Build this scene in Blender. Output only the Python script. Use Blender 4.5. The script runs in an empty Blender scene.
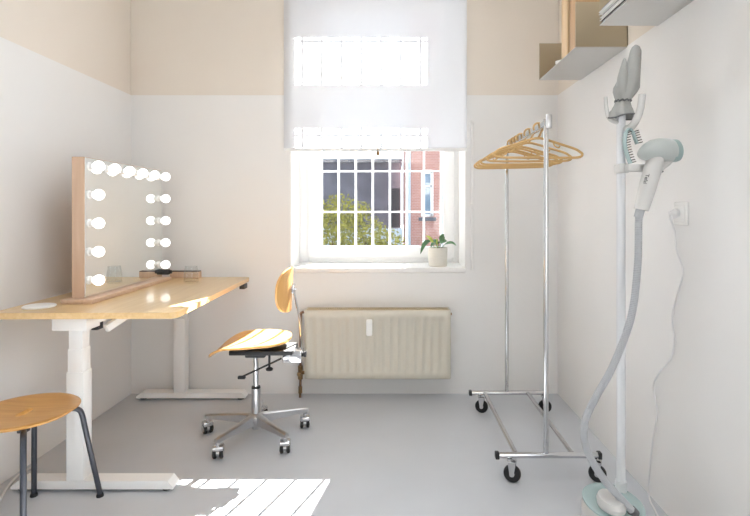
import bpy, bmesh, math, random
from mathutils import Vector, Matrix, Quaternion
random.seed(7)
S = bpy.context.scene
C = S.collection
PI = math.pi
R = math.radians

# ------------------------------------------------------------------ materials
def lin(c):
    c = c / 255.0
    return c / 12.92 if c <= 0.04045 else ((c + 0.055) / 1.055) ** 2.4
def rgb(r, g, b): return (lin(r), lin(g), lin(b), 1)

def mat(name, col, rough=0.5, metal=0.0, spec=0.5, noise=0.0, nscale=12.0, bump=0.0, bscale=60.0, stretch=None, coat=0.0):
    m = bpy.data.materials.new(name); m.use_nodes = True
    nt = m.node_tree; N = nt.nodes; L = nt.links
    b = N['Principled BSDF']
    b.inputs['Base Color'].default_value = col
    b.inputs['Roughness'].default_value = rough
    b.inputs['Metallic'].default_value = metal
    b.inputs['Specular IOR Level'].default_value = spec
    b.inputs['Coat Weight'].default_value = coat
    b.inputs['Coat Roughness'].default_value = 0.08
    if noise or bump:
        tc = N.new('ShaderNodeTexCoord'); mp = N.new('ShaderNodeMapping')
        L.new(tc.outputs['Object'], mp.inputs['Vector'])
        if stretch: mp.inputs['Scale'].default_value = stretch
    if noise:
        nz = N.new('ShaderNodeTexNoise'); nz.inputs['Scale'].default_value = nscale
        nz.inputs['Detail'].default_value = 5
        L.new(mp.outputs['Vector'], nz.inputs['Vector'])
        mx = N.new('ShaderNodeMix'); mx.data_type = 'RGBA'
        mx.inputs['A'].default_value = tuple(max(0, c * (1 - noise)) for c in col[:3]) + (1,)
        mx.inputs['B'].default_value = tuple(min(1, c * (1 + noise)) for c in col[:3]) + (1,)
        L.new(nz.outputs['Fac'], mx.inputs['Factor'])
        L.new(mx.outputs['Result'], b.inputs['Base Color'])
    if bump:
        nb = N.new('ShaderNodeTexNoise'); nb.inputs['Scale'].default_value = bscale
        L.new(mp.outputs['Vector'], nb.inputs['Vector'])
        bp = N.new('ShaderNodeBump'); bp.inputs['Strength'].default_value = bump
        bp.inputs['Distance'].default_value = 0.002
        L.new(nb.outputs['Fac'], bp.inputs['Height']); L.new(bp.outputs['Normal'], b.inputs['Normal'])
    return m

def wood(name, c1, c2, rough=0.35, axis='Y', coat=0.0, scale=1.0):
    m = bpy.data.materials.new(name); m.use_nodes = True
    nt = m.node_tree; N = nt.nodes; L = nt.links; b = N['Principled BSDF']
    tc = N.new('ShaderNodeTexCoord'); mp = N.new('ShaderNodeMapping')
    sc = {'X': (1.2, 22, 22), 'Y': (22, 1.2, 22), 'Z': (22, 22, 1.2)}[axis]
    mp.inputs['Scale'].default_value = tuple(s * scale for s in sc)
    L.new(tc.outputs['Object'], mp.inputs['Vector'])
    nz = N.new('ShaderNodeTexNoise'); nz.inputs['Scale'].default_value = 2.5; nz.inputs['Detail'].default_value = 6
    nz.inputs['Distortion'].default_value = 0.6
    L.new(mp.outputs['Vector'], nz.inputs['Vector'])
    cr = N.new('ShaderNodeValToRGB')
    cr.color_ramp.elements[0].position = 0.3; cr.color_ramp.elements[0].color = c1
    cr.color_ramp.elements[1].position = 0.7; cr.color_ramp.elements[1].color = c2
    L.new(nz.outputs['Fac'], cr.inputs['Fac']); L.new(cr.outputs['Color'], b.inputs['Base Color'])
    b.inputs['Roughness'].default_value = rough
    b.inputs['Coat Weight'].default_value = coat; b.inputs['Coat Roughness'].default_value = 0.06
    return m

def emis(name, col, s):
    m = bpy.data.materials.new(name); m.use_nodes = True
    nt = m.node_tree; nt.nodes.clear()
    e = nt.nodes.new('ShaderNodeEmission'); o = nt.nodes.new('ShaderNodeOutputMaterial')
    e.inputs['Color'].default_value = col; e.inputs['Strength'].default_value = s
    nt.links.new(e.outputs[0], o.inputs[0]); return m

def thin_glass(name, tint=(1, 1, 1, 1), boost=0.5):
    m = bpy.data.materials.new(name); m.use_nodes = True
    nt = m.node_tree; N = nt.nodes; L = nt.links; N.clear()
    t = N.new('ShaderNodeBsdfTransparent'); g = N.new('ShaderNodeBsdfGlossy'); f = N.new('ShaderNodeLayerWeight'); pw = N.new('ShaderNodeMath'); pw.operation = 'POWER'; pw.inputs[1].default_value = 4; ml = N.new('ShaderNodeMath'); ml.operation = 'MULTIPLY_ADD'; ml.inputs[1].default_value = boost; ml.inputs[2].default_value = .03
    x = N.new('ShaderNodeMixShader'); o = N.new('ShaderNodeOutputMaterial')
    t.inputs['Color'].default_value = tint; g.inputs['Roughness'].default_value = 0.02
    L.new(f.outputs['Facing'], pw.inputs[0]); L.new(pw.outputs[0], ml.inputs[0])
    L.new(ml.outputs[0], x.inputs[0]); L.new(t.outputs[0], x.inputs[1]); L.new(g.outputs[0], x.inputs[2])
    L.new(x.outputs[0], o.inputs[0]); return m

def blind_mat():
    m = bpy.data.materials.new('blind_fabric'); m.use_nodes = True
    nt = m.node_tree; N = nt.nodes; L = nt.links; N.clear()
    d = N.new('ShaderNodeBsdfDiffuse'); t = N.new('ShaderNodeBsdfTranslucent'); p = N.new('ShaderNodeBsdfTransparent')
    x1 = N.new('ShaderNodeMixShader'); x2 = N.new('ShaderNodeMixShader'); o = N.new('ShaderNodeOutputMaterial')
    d.inputs['Color'].default_value = (0.86, 0.86, 0.86, 1); t.inputs['Color'].default_value = (0.66, 0.67, 0.71, 1)
    x1.inputs[0].default_value = 0.7; x2.inputs[0].default_value = 0.07
    L.new(d.outputs[0], x1.inputs[1]); L.new(t.outputs[0], x1.inputs[2])
    L.new(x1.outputs[0], x2.inputs[1]); L.new(p.outputs[0], x2.inputs[2]); L.new(x2.outputs[0], o.inputs[0])
    return m

def wall_mat(name):
    # white lower wall, beige upper wall: the paint line is at z = 2.052
    m = bpy.data.materials.new(name); m.use_nodes = True
    nt = m.node_tree; N = nt.nodes; L = nt.links; b = N['Principled BSDF']
    g = N.new('ShaderNodeNewGeometry'); sp = N.new('ShaderNodeSeparateXYZ'); L.new(g.outputs['Position'], sp.inputs[0])
    mt = N.new('ShaderNodeMath'); mt.operation = 'GREATER_THAN'; mt.inputs[1].default_value = 2.0535
    L.new(sp.outputs['Z'], mt.inputs[0])
    nz = N.new('ShaderNodeTexNoise'); nz.inputs['Scale'].default_value = 1.6; nz.inputs['Detail'].default_value = 4
    L.new(g.outputs['Position'], nz.inputs['Vector'])
    lo = N.new('ShaderNodeMix'); lo.data_type = 'RGBA'
    lo.inputs['A'].default_value = rgb(229, 228, 226); lo.inputs['B'].default_value = rgb(236, 235, 234)
    up = N.new('ShaderNodeMix'); up.data_type = 'RGBA'
    up.inputs['A'].default_value = rgb(221, 211, 200); up.inputs['B'].default_value = rgb(228, 221, 211)
    L.new(nz.outputs['Fac'], lo.inputs['Factor']); L.new(nz.outputs['Fac'], up.inputs['Factor'])
    mx = N.new('ShaderNodeMix'); mx.data_type = 'RGBA'
    L.new(mt.outputs[0], mx.inputs['Factor']); L.new(lo.outputs['Result'], mx.inputs['A']); L.new(up.outputs['Result'], mx.inputs['B'])
    L.new(mx.outputs['Result'], b.inputs['Base Color'])
    b.inputs['Roughness'].default_value = 0.6; b.inputs['Specular IOR Level'].default_value = 0.25
    nb = N.new('ShaderNodeTexNoise'); nb.inputs['Scale'].default_value = 45; L.new(g.outputs['Position'], nb.inputs['Vector'])
    bp = N.new('ShaderNodeBump'); bp.inputs['Strength'].default_value = 0.12; bp.inputs['Distance'].default_value = 0.003
    L.new(nb.outputs['Fac'], bp.inputs['Height']); L.new(bp.outputs['Normal'], b.inputs['Normal'])
    return m

def floor_mat():
    m = bpy.data.materials.new('floor_epoxy'); m.use_nodes = True
    nt = m.node_tree; N = nt.nodes; L = nt.links; b = N['Principled BSDF']
    tc = N.new('ShaderNodeTexCoord'); nz = N.new('ShaderNodeTexNoise'); nz.inputs['Scale'].default_value = 1.1; nz.inputs['Detail'].default_value = 5
    L.new(tc.outputs['Object'], nz.inputs['Vector'])
    cr = N.new('ShaderNodeValToRGB')
    cr.color_ramp.elements[0].position = 0.35; cr.color_ramp.elements[0].color = rgb(188, 191, 196)
    cr.color_ramp.elements[1].position = 0.65; cr.color_ramp.elements[1].color = rgb(198, 201, 206)
    L.new(nz.outputs['Fac'], cr.inputs['Fac']); L.new(cr.outputs['Color'], b.inputs['Base Color'])
    b.inputs['Roughness'].default_value = 0.32; b.inputs['Specular IOR Level'].default_value = 0.5
    nb = N.new('ShaderNodeTexNoise'); nb.inputs['Scale'].default_value = 9; L.new(tc.outputs['Object'], nb.inputs['Vector'])
    bp = N.new('ShaderNodeBump'); bp.inputs['Strength'].default_value = 0.08; bp.inputs['Distance'].default_value = 0.004
    L.new(nb.outputs['Fac'], bp.inputs['Height']); L.new(bp.outputs['Normal'], b.inputs['Normal'])
    return m

def brick_mat(name, c1, c2, mortar, scale=5.0):
    m = bpy.data.materials.new(name); m.use_nodes = True
    nt = m.node_tree; N = nt.nodes; L = nt.links; b = N['Principled BSDF']
    tc = N.new('ShaderNodeTexCoord'); sp = N.new('ShaderNodeSeparateXYZ'); cb = N.new('ShaderNodeCombineXYZ')
    L.new(tc.outputs['Object'], sp.inputs[0])
    ad = N.new('ShaderNodeMath'); L.new(sp.outputs['X'], ad.inputs[0]); L.new(sp.outputs['Y'], ad.inputs[1])
    L.new(ad.outputs[0], cb.inputs['X']); L.new(sp.outputs['Z'], cb.inputs['Y'])
    k = N.new('ShaderNodeTexBrick'); k.inputs['Scale'].default_value = scale
    k.inputs['Color1'].default_value = c1; k.inputs['Color2'].default_value = c2; k.inputs['Mortar'].default_value = mortar
    L.new(cb.outputs[0], k.inputs['Vector']); L.new(k.outputs['Color'], b.inputs['Base Color'])
    b.inputs['Roughness'].default_value = 0.85
    return m

M = {}
M['wall'] = wall_mat('wall_paint')
M['ceiling'] = mat('ceiling_paint', rgb(238, 236, 232), 0.7, noise=0.02)
M['floor'] = floor_mat()
M['reveal'] = mat('reveal_paint', rgb(240, 239, 237), 0.5, noise=0.015, nscale=3)
M['window_white'] = mat('window_lacquer', rgb(241, 241, 241), 0.35, noise=0.01)
M['pane'] = thin_glass('window_glass')
M['blind'] = blind_mat()
M['white_plastic'] = mat('white_plastic', rgb(238, 238, 236), 0.35, noise=0.01)
M['white_metal'] = mat('white_powder_coat', rgb(240, 240, 239), 0.4, noise=0.01, bump=0.05, bscale=300)
M['desk'] = wood('birch_desktop', rgb(212, 176, 122), rgb(226, 194, 142), 0.3, 'Y', coat=0.5)
M['desk_edge'] = wood('birch_edge', rgb(205, 164, 104), rgb(219, 182, 124), 0.4, 'Y')
M['rose_wood'] = wood('rose_wood', rgb(197, 165, 140), rgb(207, 177, 152), 0.45, 'Z')
M['stool_wood'] = wood('oak_veneer', rgb(184, 133, 68), rgb(205, 155, 86), 0.38, 'X', coat=0.2)
M['chair_wood'] = wood('beech_ply', rgb(214, 160, 92), rgb(228, 178, 112), 0.32, 'X', coat=0.3)
M['back_wood'] = wood('beech_ply_back', rgb(212, 158, 90), rgb(226, 176, 110), 0.32, 'Z', coat=0.3)
M['file_wood'] = wood('birch_files', rgb(192, 164, 126), rgb(212, 184, 146), 0.5, 'Z')
M['file_wood_dark'] = wood('oak_files', rgb(164, 130, 92), rgb(186, 152, 112), 0.5, 'Z')
M['mirror'] = mat('mirror_silver', (0.86, 0.88, 0.87, 1), 0.015, 1.0, noise=0.004)
M['bulb'] = emis('bulb_light', (1, 0.98, 0.95, 1), 3.0)
M['chrome'] = mat('chrome', (0.62, 0.62, 0.63, 1), 0.10, 1.0, noise=0.03, nscale=6)
M['steel'] = mat('brushed_steel', (0.56, 0.56, 0.57, 1), 0.3, 1.0, noise=0.05, nscale=40)
M['black'] = mat('black_plastic', rgb(30, 30, 32), 0.45, noise=0.1)
M['black_metal'] = mat('black_tube', rgb(44, 48, 58), 0.35, noise=0.08, spec=0.6)
M['rubber'] = mat('black_rubber', rgb(26, 26, 28), 0.7, noise=0.12)
M['radiator'] = mat('radiator_cream', rgb(200, 195, 182), 0.42, noise=0.015, nscale=4)
M['radiator_dark'] = mat('radiator_grille', rgb(196, 180, 150), 0.5, noise=0.05)
M['rust'] = mat('aged_copper', rgb(118, 88, 66), 0.5, 0.5, noise=0.35, nscale=35)
M['brass'] = mat('old_brass', rgb(140, 112, 78), 0.4, 0.7, noise=0.25, nscale=50)
M['hanger'] = mat('tan_hanger_plastic', rgb(197, 160, 104), 0.42, noise=0.06, nscale=20)
M['shelf'] = mat('shelf_steel', (0.60, 0.60, 0.59, 1), 0.33, 0.85, noise=0.03, nscale=5)
M['shelf_in'] = mat('shelf_steel_bronze', rgb(170, 158, 136), 0.38, 0.6, noise=0.06, nscale=5)
M['paper'] = mat('white_paper', rgb(226, 226, 224), 0.6, noise=0.04, nscale=30)
M['grey_card'] = mat('grey_card', rgb(150, 152, 154), 0.5, noise=0.08, nscale=30)
M['dark_card'] = mat('dark_card', rgb(58, 56, 56), 0.5, noise=0.1, nscale=30)
M['steamer'] = mat('steamer_plastic', rgb(198, 197, 195), 0.38, noise=0.01)
M['steamer_pole'] = mat('steamer_pole', rgb(216, 218, 221), 0.4, noise=0.01)
M['steam_head'] = mat('steam_head_plastic', rgb(166, 171, 169), 0.35, noise=0.01)
M['teal'] = mat('teal_plastic', rgb(158, 178, 178), 0.25, noise=0.03, nscale=8)
M['teal_dark'] = mat('teal_grey_plate', rgb(140, 158, 156), 0.35, noise=0.03)
M['hose'] = mat('grey_hose', rgb(172, 174, 178), 0.5, noise=0.04, nscale=60)
M['mitt'] = mat('silver_grey_cloth', rgb(150, 150, 147), 0.5, noise=0.06, nscale=25, bump=0.4, bscale=50)
M['mitt_dark'] = mat('grey_binding', rgb(96, 96, 98), 0.7, noise=0.08)
M['socket'] = mat('socket_plastic', rgb(240, 240, 238), 0.25, noise=0.01)
M['cord'] = mat('white_cord', rgb(222, 222, 222), 0.5, noise=0.03)
M['pot'] = mat('speckled_ceramic', rgb(216, 212, 202), 0.55, noise=0.10, nscale=160, bump=0.2, bscale=120)
M['soil'] = mat('soil', rgb(60, 46, 36), 0.95, noise=0.4, nscale=90)
M['leaf'] = mat('leaf_green', rgb(84, 124, 84), 0.4, noise=0.3, nscale=40)
M['leaf_light'] = mat('leaf_yellow', rgb(176, 188, 84), 0.4, noise=0.25, nscale=40)
M['glass'] = thin_glass('tumbler_glass', (0.96, 0.97, 0.97, 1), .45)
M['grille'] = mat('grille_white_paint', rgb(236, 238, 240), 0.45, noise=0.02)
M['ground'] = mat('yard_paving', rgb(104, 104, 104), 0.9, noise=0.12, nscale=3)
M['brick'] = brick_mat('red_brick', rgb(190, 138, 126), rgb(176, 122, 112), rgb(206, 190, 184), 5.5)
M['plaster'] = mat('grey_plaster', rgb(110, 110, 120), 0.9, noise=0.5, nscale=2.2)
M['roof'] = mat('slate_roof', rgb(92, 94, 104), 0.8, noise=0.15, nscale=3)
M['pale_fence'] = mat('pale_blue_boards', rgb(186, 200, 212), 0.7, noise=0.05, nscale=4)
M['house'] = mat('blocker_render', rgb(205, 202, 196), 0.9, noise=0.06, nscale=2)  # wall of the added wing that blocks the sun
M['dark_glass'] = mat('dark_window', rgb(120, 146, 168), 0.08, 0.0, spec=0.8, noise=0.1, nscale=2)
M['dark_door'] = mat('dark_doorway', rgb(34, 36, 42), 0.5, noise=0.2)
M['foliage'] = mat('bush_leaves', rgb(144, 142, 60), 0.6, noise=0.35, nscale=7)
M['bark'] = mat('bark', rgb(96, 76, 58), 0.9, noise=0.3, nscale=20)
M['letter'] = mat('grey_lettering', rgb(70, 72, 74), 0.5, noise=0.05)
M['lamp_panel'] = emis('lamp_diffuser', (1, 0.98, 0.95, 1), 1.5)

# ------------------------------------------------------------------ mesh helpers (world coordinates)
def V(*a): return Vector(a)
def nb(): return bmesh.new()

def box(bm, x0, x1, y0, y1, z0, z1, bev=0.0, seg=2):
    vs = [bm.verts.new((x, y, z)) for z in (z0, z1) for y in (y0, y1) for x in (x0, x1)]
    f = [(0, 2, 3, 1), (4, 5, 7, 6), (0, 1, 5, 4), (2, 6, 7, 3), (0, 4, 6, 2), (1, 3, 7, 5)]
    fs = [bm.faces.new([vs[i] for i in q]) for q in f]
    if bev:
        es = set(e for q in fs for e in q.edges)
        bmesh.ops.bevel(bm, geom=list(es), offset=bev, segments=seg, affect='EDGES', profile=0.5)
    return bm

def obox(bm, c, ax, ay, az, hx, hy, hz, bev=0.0):
    t = nb(); box(t, -hx, hx, -hy, hy, -hz, hz, bev)
    m = Matrix((ax, ay, az)).transposed().to_4x4(); m.translation = c
    t.transform(m); add(bm, t); return bm

def add(bm, other):
    me = bpy.data.meshes.new('tmp'); other.to_mesh(me); other.free(); bm.from_mesh(me); bpy.data.meshes.remove(me)

def smooth_path(pts, n=6, closed=False):
    pts = [Vector(p) for p in pts]; out = []
    m = len(pts); rng = range(m if closed else m - 1)
    for i in rng:
        if closed: p0, p1, p2, p3 = pts[(i - 1) % m], pts[i], pts[(i + 1) % m], pts[(i + 2) % m]
        else: p0, p1, p2, p3 = pts[max(i - 1, 0)], pts[i], pts[i + 1], pts[min(i + 2, m - 1)]
        for k in range(n):
            t = k / n
            out.append(0.5 * ((2 * p1) + (p2 - p0) * t + (2 * p0 - 5 * p1 + 4 * p2 - p3) * t * t + (3 * p1 - p0 - 3 * p2 + p3) * t ** 3))
    if not closed: out.append(pts[-1])
    return out

def tube(bm, pts, r, seg=12, closed=False, caps=True, rx=None, up=None):
    pts = [Vector(p) for p in pts]; n = len(pts)
    rad = r if callable(r) else (lambda t: r)
    tang = []
    for i in range(n):
        a = pts[(i - 1) % n] if closed or i > 0 else pts[i]
        b = pts[(i + 1) % n] if closed or i < n - 1 else pts[i]
        tang.append((b - a).normalized())
    t0 = tang[0]
    ref = Vector(up) if up else (Vector((0, 0, 1)) if abs(t0.z) < 0.9 else Vector((1, 0, 0)))
    nrm = (ref - t0 * ref.dot(t0)).normalized()
    rings = []
    for i in range(n):
        if i > 0:
            q = tang[i - 1].rotation_difference(tang[i]); nrm = q @ nrm
            nrm = (nrm - tang[i] * nrm.dot(tang[i])).normalized()
        bi = tang[i].cross(nrm)
        rr = rad(i / max(1, n - 1)); rb = rr if rx is None else rr * rx
        rings.append([bm.verts.new(pts[i] + nrm * (rr * math.cos(2 * PI * k / seg)) + bi * (rb * math.sin(2 * PI * k / seg))) for k in range(seg)])
    for i in range(n if closed else n - 1):
        a, b = rings[i], rings[(i + 1) % n]
        for k in range(seg): bm.faces.new((a[k], a[(k + 1) % seg], b[(k + 1) % seg], b[k]))
    if caps and not closed:
        bm.faces.new(list(reversed(rings[0]))); bm.faces.new(rings[-1])
    return bm

def cyl(bm, a, b, r, seg=20, r2=None):
    return tube(bm, [a, b], (lambda t: r + ((r if r2 is None else r2) - r) * t), seg)

def lathe(bm, prof, c=(0, 0, 0), seg=32, axis='Z', sx=1.0, sy=1.0):
    c = Vector(c); rings = []
    def pt(r, h, a):
        u, w = r * math.cos(a) * sx, r * math.sin(a) * sy
        return c + {'Z': Vector((u, w, h)), 'X': Vector((h, u, w)), 'Y': Vector((w, h, u))}[axis]
    for r, h in prof:
        if r < 1e-6: rings.append([bm.verts.new(pt(0, h, 0))])
        else: rings.append([bm.verts.new(pt(r, h, 2 * PI * k / seg)) for k in range(seg)])
    for a, b in zip(rings, rings[1:]):
        if len(a) == 1 and len(b) == 1: continue
        for k in range(seg):
            k2 = (k + 1) % seg
            if len(a) == 1: bm.faces.new((a[0], b[k2], b[k]))
            elif len(b) == 1: bm.faces.new((a[k], a[k2], b[0]))
            else: bm.faces.new((a[k], a[k2], b[k2], b[k]))
    return bm

def ball(bm, c, r, seg=20, sz=1.0):
    n = 12
    return lathe(bm, [(r * math.sin(PI * i / n), -r * sz * math.cos(PI * i / n)) for i in range(n + 1)], c, seg)

def prism(bm, poly, fn, h0, h1):
    """poly of 2-D points, fn(u, v, h) -> xyz"""
    a = [bm.verts.new(fn(u, v, h0)) for u, v in poly]; b = [bm.verts.new(fn(u, v, h1)) for u, v in poly]
    bm.faces.new(list(reversed(a))); bm.faces.new(b)
    n = len(poly)
    for i in range(n): bm.faces.new((a[i], a[(i + 1) % n], b[(i + 1) % n], b[i]))
    return bm

def round_rect(x0, x1, y0, y1, r, n=6):
    out = []
    for cx, cy, a0 in ((x1 - r, y1 - r, 0), (x0 + r, y1 - r, 90), (x0 + r, y0 + r, 180), (x1 - r, y0 + r, 270)):
        for k in range(n + 1):
            a = R(a0 + 90 * k / n); out.append((cx + r * math.cos(a), cy + r * math.sin(a)))
    return out

def plate(bm, f, off, n=14, m=40, ex=3.0):
    """a curved plate with superellipse outline: f(u, v) top surface, off = vector to the underside"""
    top, bot = [], []
    off = Vector(off)
    for i in range(n + 1):
        rr = i / n; rt, rb = [], []
        for k in range(m):
            a = 2 * PI * k / m; c, s = math.cos(a), math.sin(a)
            q = (abs(c) ** ex + abs(s) ** ex) ** (-1 / ex)
            p = Vector(f(rr * q * c, rr * q * s))
            rt.append(bm.verts.new(p)); rb.append(bm.verts.new(p + off))
            if i == 0: break
        top.append(rt); bot.append(rb)
    for ring, flip in ((top, False), (bot, True)):
        for i in range(n):
            a, b = ring[i], ring[i + 1]
            for k in range(m):
                k2 = (k + 1) % m
                q = (a[0], b[k], b[k2]) if i == 0 else (a[k], b[k], b[k2], a[k2])
                bm.faces.new(tuple(reversed(q)) if flip else q)
    for k in range(m):
        k2 = (k + 1) % m
        bm.faces.new((top[n][k], bot[n][k], bot[n][k2], top[n][k2]))
    return bm

# ------------------------------------------------------------------ scene helpers
def thing(name, label, cat, loc, group=None):
    o = bpy.data.objects.new(name, None); C.objects.link(o); o.location = loc
    o.empty_display_size = 0.05
    o['label'] = label; o['category'] = cat
    if group: o['group'] = group
    return o

def root_of(o):
    v = Vector((0, 0, 0))
    while o is not None: v += o.location; o = o.parent
    return v

def obj(name, bm, m, parent=None, label=None, smooth=True, angle=35):
    bmesh.ops.recalc_face_normals(bm, faces=bm.faces[:])
    me = bpy.data.meshes.new(name)
    org = root_of(parent) if parent is not None else None
    if org is not None: bm.transform(Matrix.Translation(-org))
    else:
        lo = Vector((min(v.co.x for v in bm.verts), min(v.co.y for v in bm.verts), min(v.co.z for v in bm.verts)))
        hi = Vector((max(v.co.x for v in bm.verts), max(v.co.y for v in bm.verts), max(v.co.z for v in bm.verts)))
        org0 = Vector(((lo.x + hi.x) / 2, (lo.y + hi.y) / 2, lo.z)); bm.transform(Matrix.Translation(-org0))
    if smooth:
        for f in bm.faces: f.smooth = True
        for e in bm.edges:
            if len(e.link_faces) == 2 and e.calc_face_angle(0) > R(angle): e.smooth = False
    bm.to_mesh(me); bm.free()
    for mm in (m if isinstance(m, (list, tuple)) else [m]): me.materials.append(mm)
    o = bpy.data.objects.new(name, me); C.objects.link(o)
    if parent is not None: o.parent = parent
    else: o.location = org0
    if label: o['label'] = label
    return o

def tag(o, label, cat, group=None, kind=None):
    o['label'] = label; o['category'] = cat
    if group: o['group'] = group
    if kind: o['kind'] = kind
    return o

def struct(name, bm, m, label, cat, parent=None):
    o = obj(name, bm, m, parent)
    if parent is None: tag(o, label, cat, kind='structure')
    return o

def copy_tree(o, parent=None):
    c = o.copy(); C.objects.link(c)
    if parent is not None: c.parent = parent
    for ch in [x for x in o.children]: copy_tree(ch, c)
    return c

# ================================================================== THE ROOM
XL, XR, YB, YF, ZC = -1.80, 1.133, 3.44, -1.7, 3.3
WX0, WX1, WZ0, WZ1, YO = -0.707, 0.501, 0.865, 3.06, 4.02
ZP, ST = 2.0535, 0.005     # paint line and the step of the plaster at that line
struct('floor', box(nb(), XL - .25, XR + .25, YF - .2, YO, -.12, 0), M['floor'], 'pale grey glossy seamless floor of the room', 'floor')
struct('ceiling', box(nb(), XL - .25, XR + .25, YF - .2, YO, ZC, ZC + .15), M['ceiling'], 'white ceiling above the room', 'ceiling')
b = nb(); box(b, XL - .25, XL, YF, YB, 0, ZP); box(b, XL - .25, XL - ST, YF, YB, ZP, ZC)
struct('wall_left', b, M['wall'], 'left wall, white below and beige above, behind the mirror', 'wall')
fw = (-1.05, .75, .60, 2.60)       # opening for the added side window: y0, y1, z0, z1
b = nb()
for ya, yb_, za, zb_ in ((YF, fw[0], 0, ZC), (fw[1], YB, 0, ZC), (fw[0], fw[1], 0, fw[2]), (fw[0], fw[1], fw[3], ZC)):
    if za < ZP: box(b, XR, XR + .25, ya, yb_, za, min(ZP, zb_))
    if zb_ > ZP: box(b, XR + ST, XR + .25, ya, yb_, max(ZP, za), zb_)
struct('wall_right', b, M['wall'], 'right white wall carrying the power socket and steel shelves', 'wall')
struct('wall_front', box(nb(), XL - .25, XR + .25, YF - .2, YF, 0, ZC), M['wall'], 'wall behind the viewer', 'wall')
b = nb()
def backwall(z0, z1, x0, x1):
    box(b, x0, x1, YB + (ST if z0 >= ZP else 0), YO, z0, z1)
backwall(0, WZ0, XL - .25, XR + .25)
backwall(WZ0, ZP, XL - .25, WX0); backwall(ZP, WZ1, XL - .25, WX0)
backwall(WZ0, ZP, WX1, XR + .25); backwall(ZP, WZ1, WX1, XR + .25)
backwall(WZ1, ZC, XL - .25, XR + .25)
struct('wall_back', b, M['wall'], 'back wall with the window opening, white below and beige above', 'wall')

# window: frame, sashes, panes, sill, reveal lining
w = bpy.data.objects.new('window_1', None); C.objects.link(w); w.location = (-.103, 3.80, WZ0)
tag(w, 'white framed window in the back wall above the radiator', 'window', kind='structure')
FY0, FY1 = 3.79, 3.86
b = nb()
box(b, WX0, WX0 + .07, FY0, FY1, WZ0, WZ1, .006); box(b, WX1 - .05, WX1, FY0, FY1, WZ0, WZ1, .006)
box(b, WX0 + .07, WX1 - .05, FY0, FY1, WZ0, WZ0 + .05, .006); box(b, WX0 + .07, WX1 - .05, FY0, FY1, WZ1 - .05, WZ1, .006)
box(b, WX0 + .07, WX1 - .05, FY0, FY1, 2.22, 2.34, .006)
obj('window_frame', b, M['window_white'], w)
def sash(x0, x1, z0, z1, g):
    b = nb(); t0, t1 = FY0 - .018, FY0 + .04
    gx0, gx1, gz0, gz1 = g
    box(b, x0, gx0, t0, t1, z0, z1, .005); box(b, gx1, x1, t0, t1, z0, z1, .005)
    box(b, gx0, gx1, t0, t1, z0, gz0, .005); box(b, gx0, gx1, t0, t1, gz1, z1, .005)
    s = obj('sash', b, M['window_white'], w)
    obj('pane', box(nb(), gx0 - .005, gx1 + .005, t0 + .024, t0 + .032, gz0 - .005, gz1 + .005), M['pane'], s)
sash(WX0 + .062, WX1 - .042, WZ0 + .042, 2.228, (-.54, .38, .984, 2.15))
sash(WX0 + .062, WX1 - .042, 2.332, WZ1 - .042, (-.54, .38, 2.41, 2.77))
b = nb(); box(b, -.598, -.578, FY0 - .032, FY0 - .016, 1.50, 1.57, .004); cyl(b, (-.588, FY0 - .03, 1.535), (-.588, FY0 - .06, 1.535), .008)
box(b, -.597, -.579, FY0 - .066, FY0 - .052, 1.42, 1.545, .005)
obj('window_handle', b, M['window_white'], w)
obj('window_sill', box(nb(), WX0 + .002, WX1 - .002, 3.428, FY0 - .002, WZ0 - .03, WZ0 + .004, .008), M['reveal'], w)
b = nb(); box(b, WX0, WX0 + .004, YB - .002, FY0, WZ0, WZ1); box(b, WX1 - .004, WX1, YB - .002, FY0, WZ0, WZ1); box(b, WX0, WX1, YB - .002, FY0, WZ1 - .004, WZ1)
obj('reveal_lining', b, M['reveal'], w)

# added side window, out of view, a source of fill for the left wall
w2 = bpy.data.objects.new('fill_window', None); C.objects.link(w2); w2.location = (XR + .15, (fw[0] + fw[1]) / 2, fw[2])
tag(w2, 'unseen window added in the right wall to light the left wall', 'window', kind='structure')
b = nb(); f0, f1, fm = XR + .10, XR + .16, (fw[0] + fw[1]) / 2
box(b, f0, f1, fw[0], fw[0] + .07, fw[2], fw[3], .005); box(b, f0, f1, fw[1] - .07, fw[1], fw[2], fw[3], .005); box(b, f0, f1, fm - .035, fm + .035, fw[2] + .07, fw[3] - .07, .005)
box(b, f0, f1, fw[0] + .07, fw[1] - .07, fw[2], fw[2] + .07, .005); box(b, f0, f1, fw[0] + .07, fw[1] - .07, fw[3] - .07, fw[3], .005)
obj('window_frame', b, M['window_white'], w2)
for ya, yb_ in ((fw[0] + .065, fm - .03), (fm + .03, fw[1] - .065)): obj('pane', box(nb(), f0 + .026, f0 + .032, ya, yb_, fw[2] + .065, fw[3] - .065), M['pane'], w2)

# wall conduit right of the window
b = nb(); box(b, .532, .553, YB - .014, YB, .85, 1.872, .004); box(b, .529, .556, YB - .017, YB, 1.86, 1.885, .004); box(b, .529, .556, YB - .017, YB, 1.30, 1.312, .002)
struct('trim_1', b, M['wall'], 'slim white vertical cable duct on the wall right of the window', 'trim')

# security grille outside the panes
g = thing('window_grille', 'white welded security grille of thin bars outside the window', 'window grille', (-.1, 3.95, .9))
for i in range(9):
    x = -.697 + i * .1345
    if WX0 < x < WX1: obj('bar', cyl(nb(), (x, 3.95, WZ0 + .02), (x, 3.95, WZ1), .0088, 10), M['grille'], g)
for z in (.975, 1.25, 1.572, 1.89, 2.21, 2.53, 2.85):
    obj('cross_bar', box(nb(), WX0, WX1, 3.955, 3.963, z - .0065, z + .0065, .002), M['grille'], g)

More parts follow.
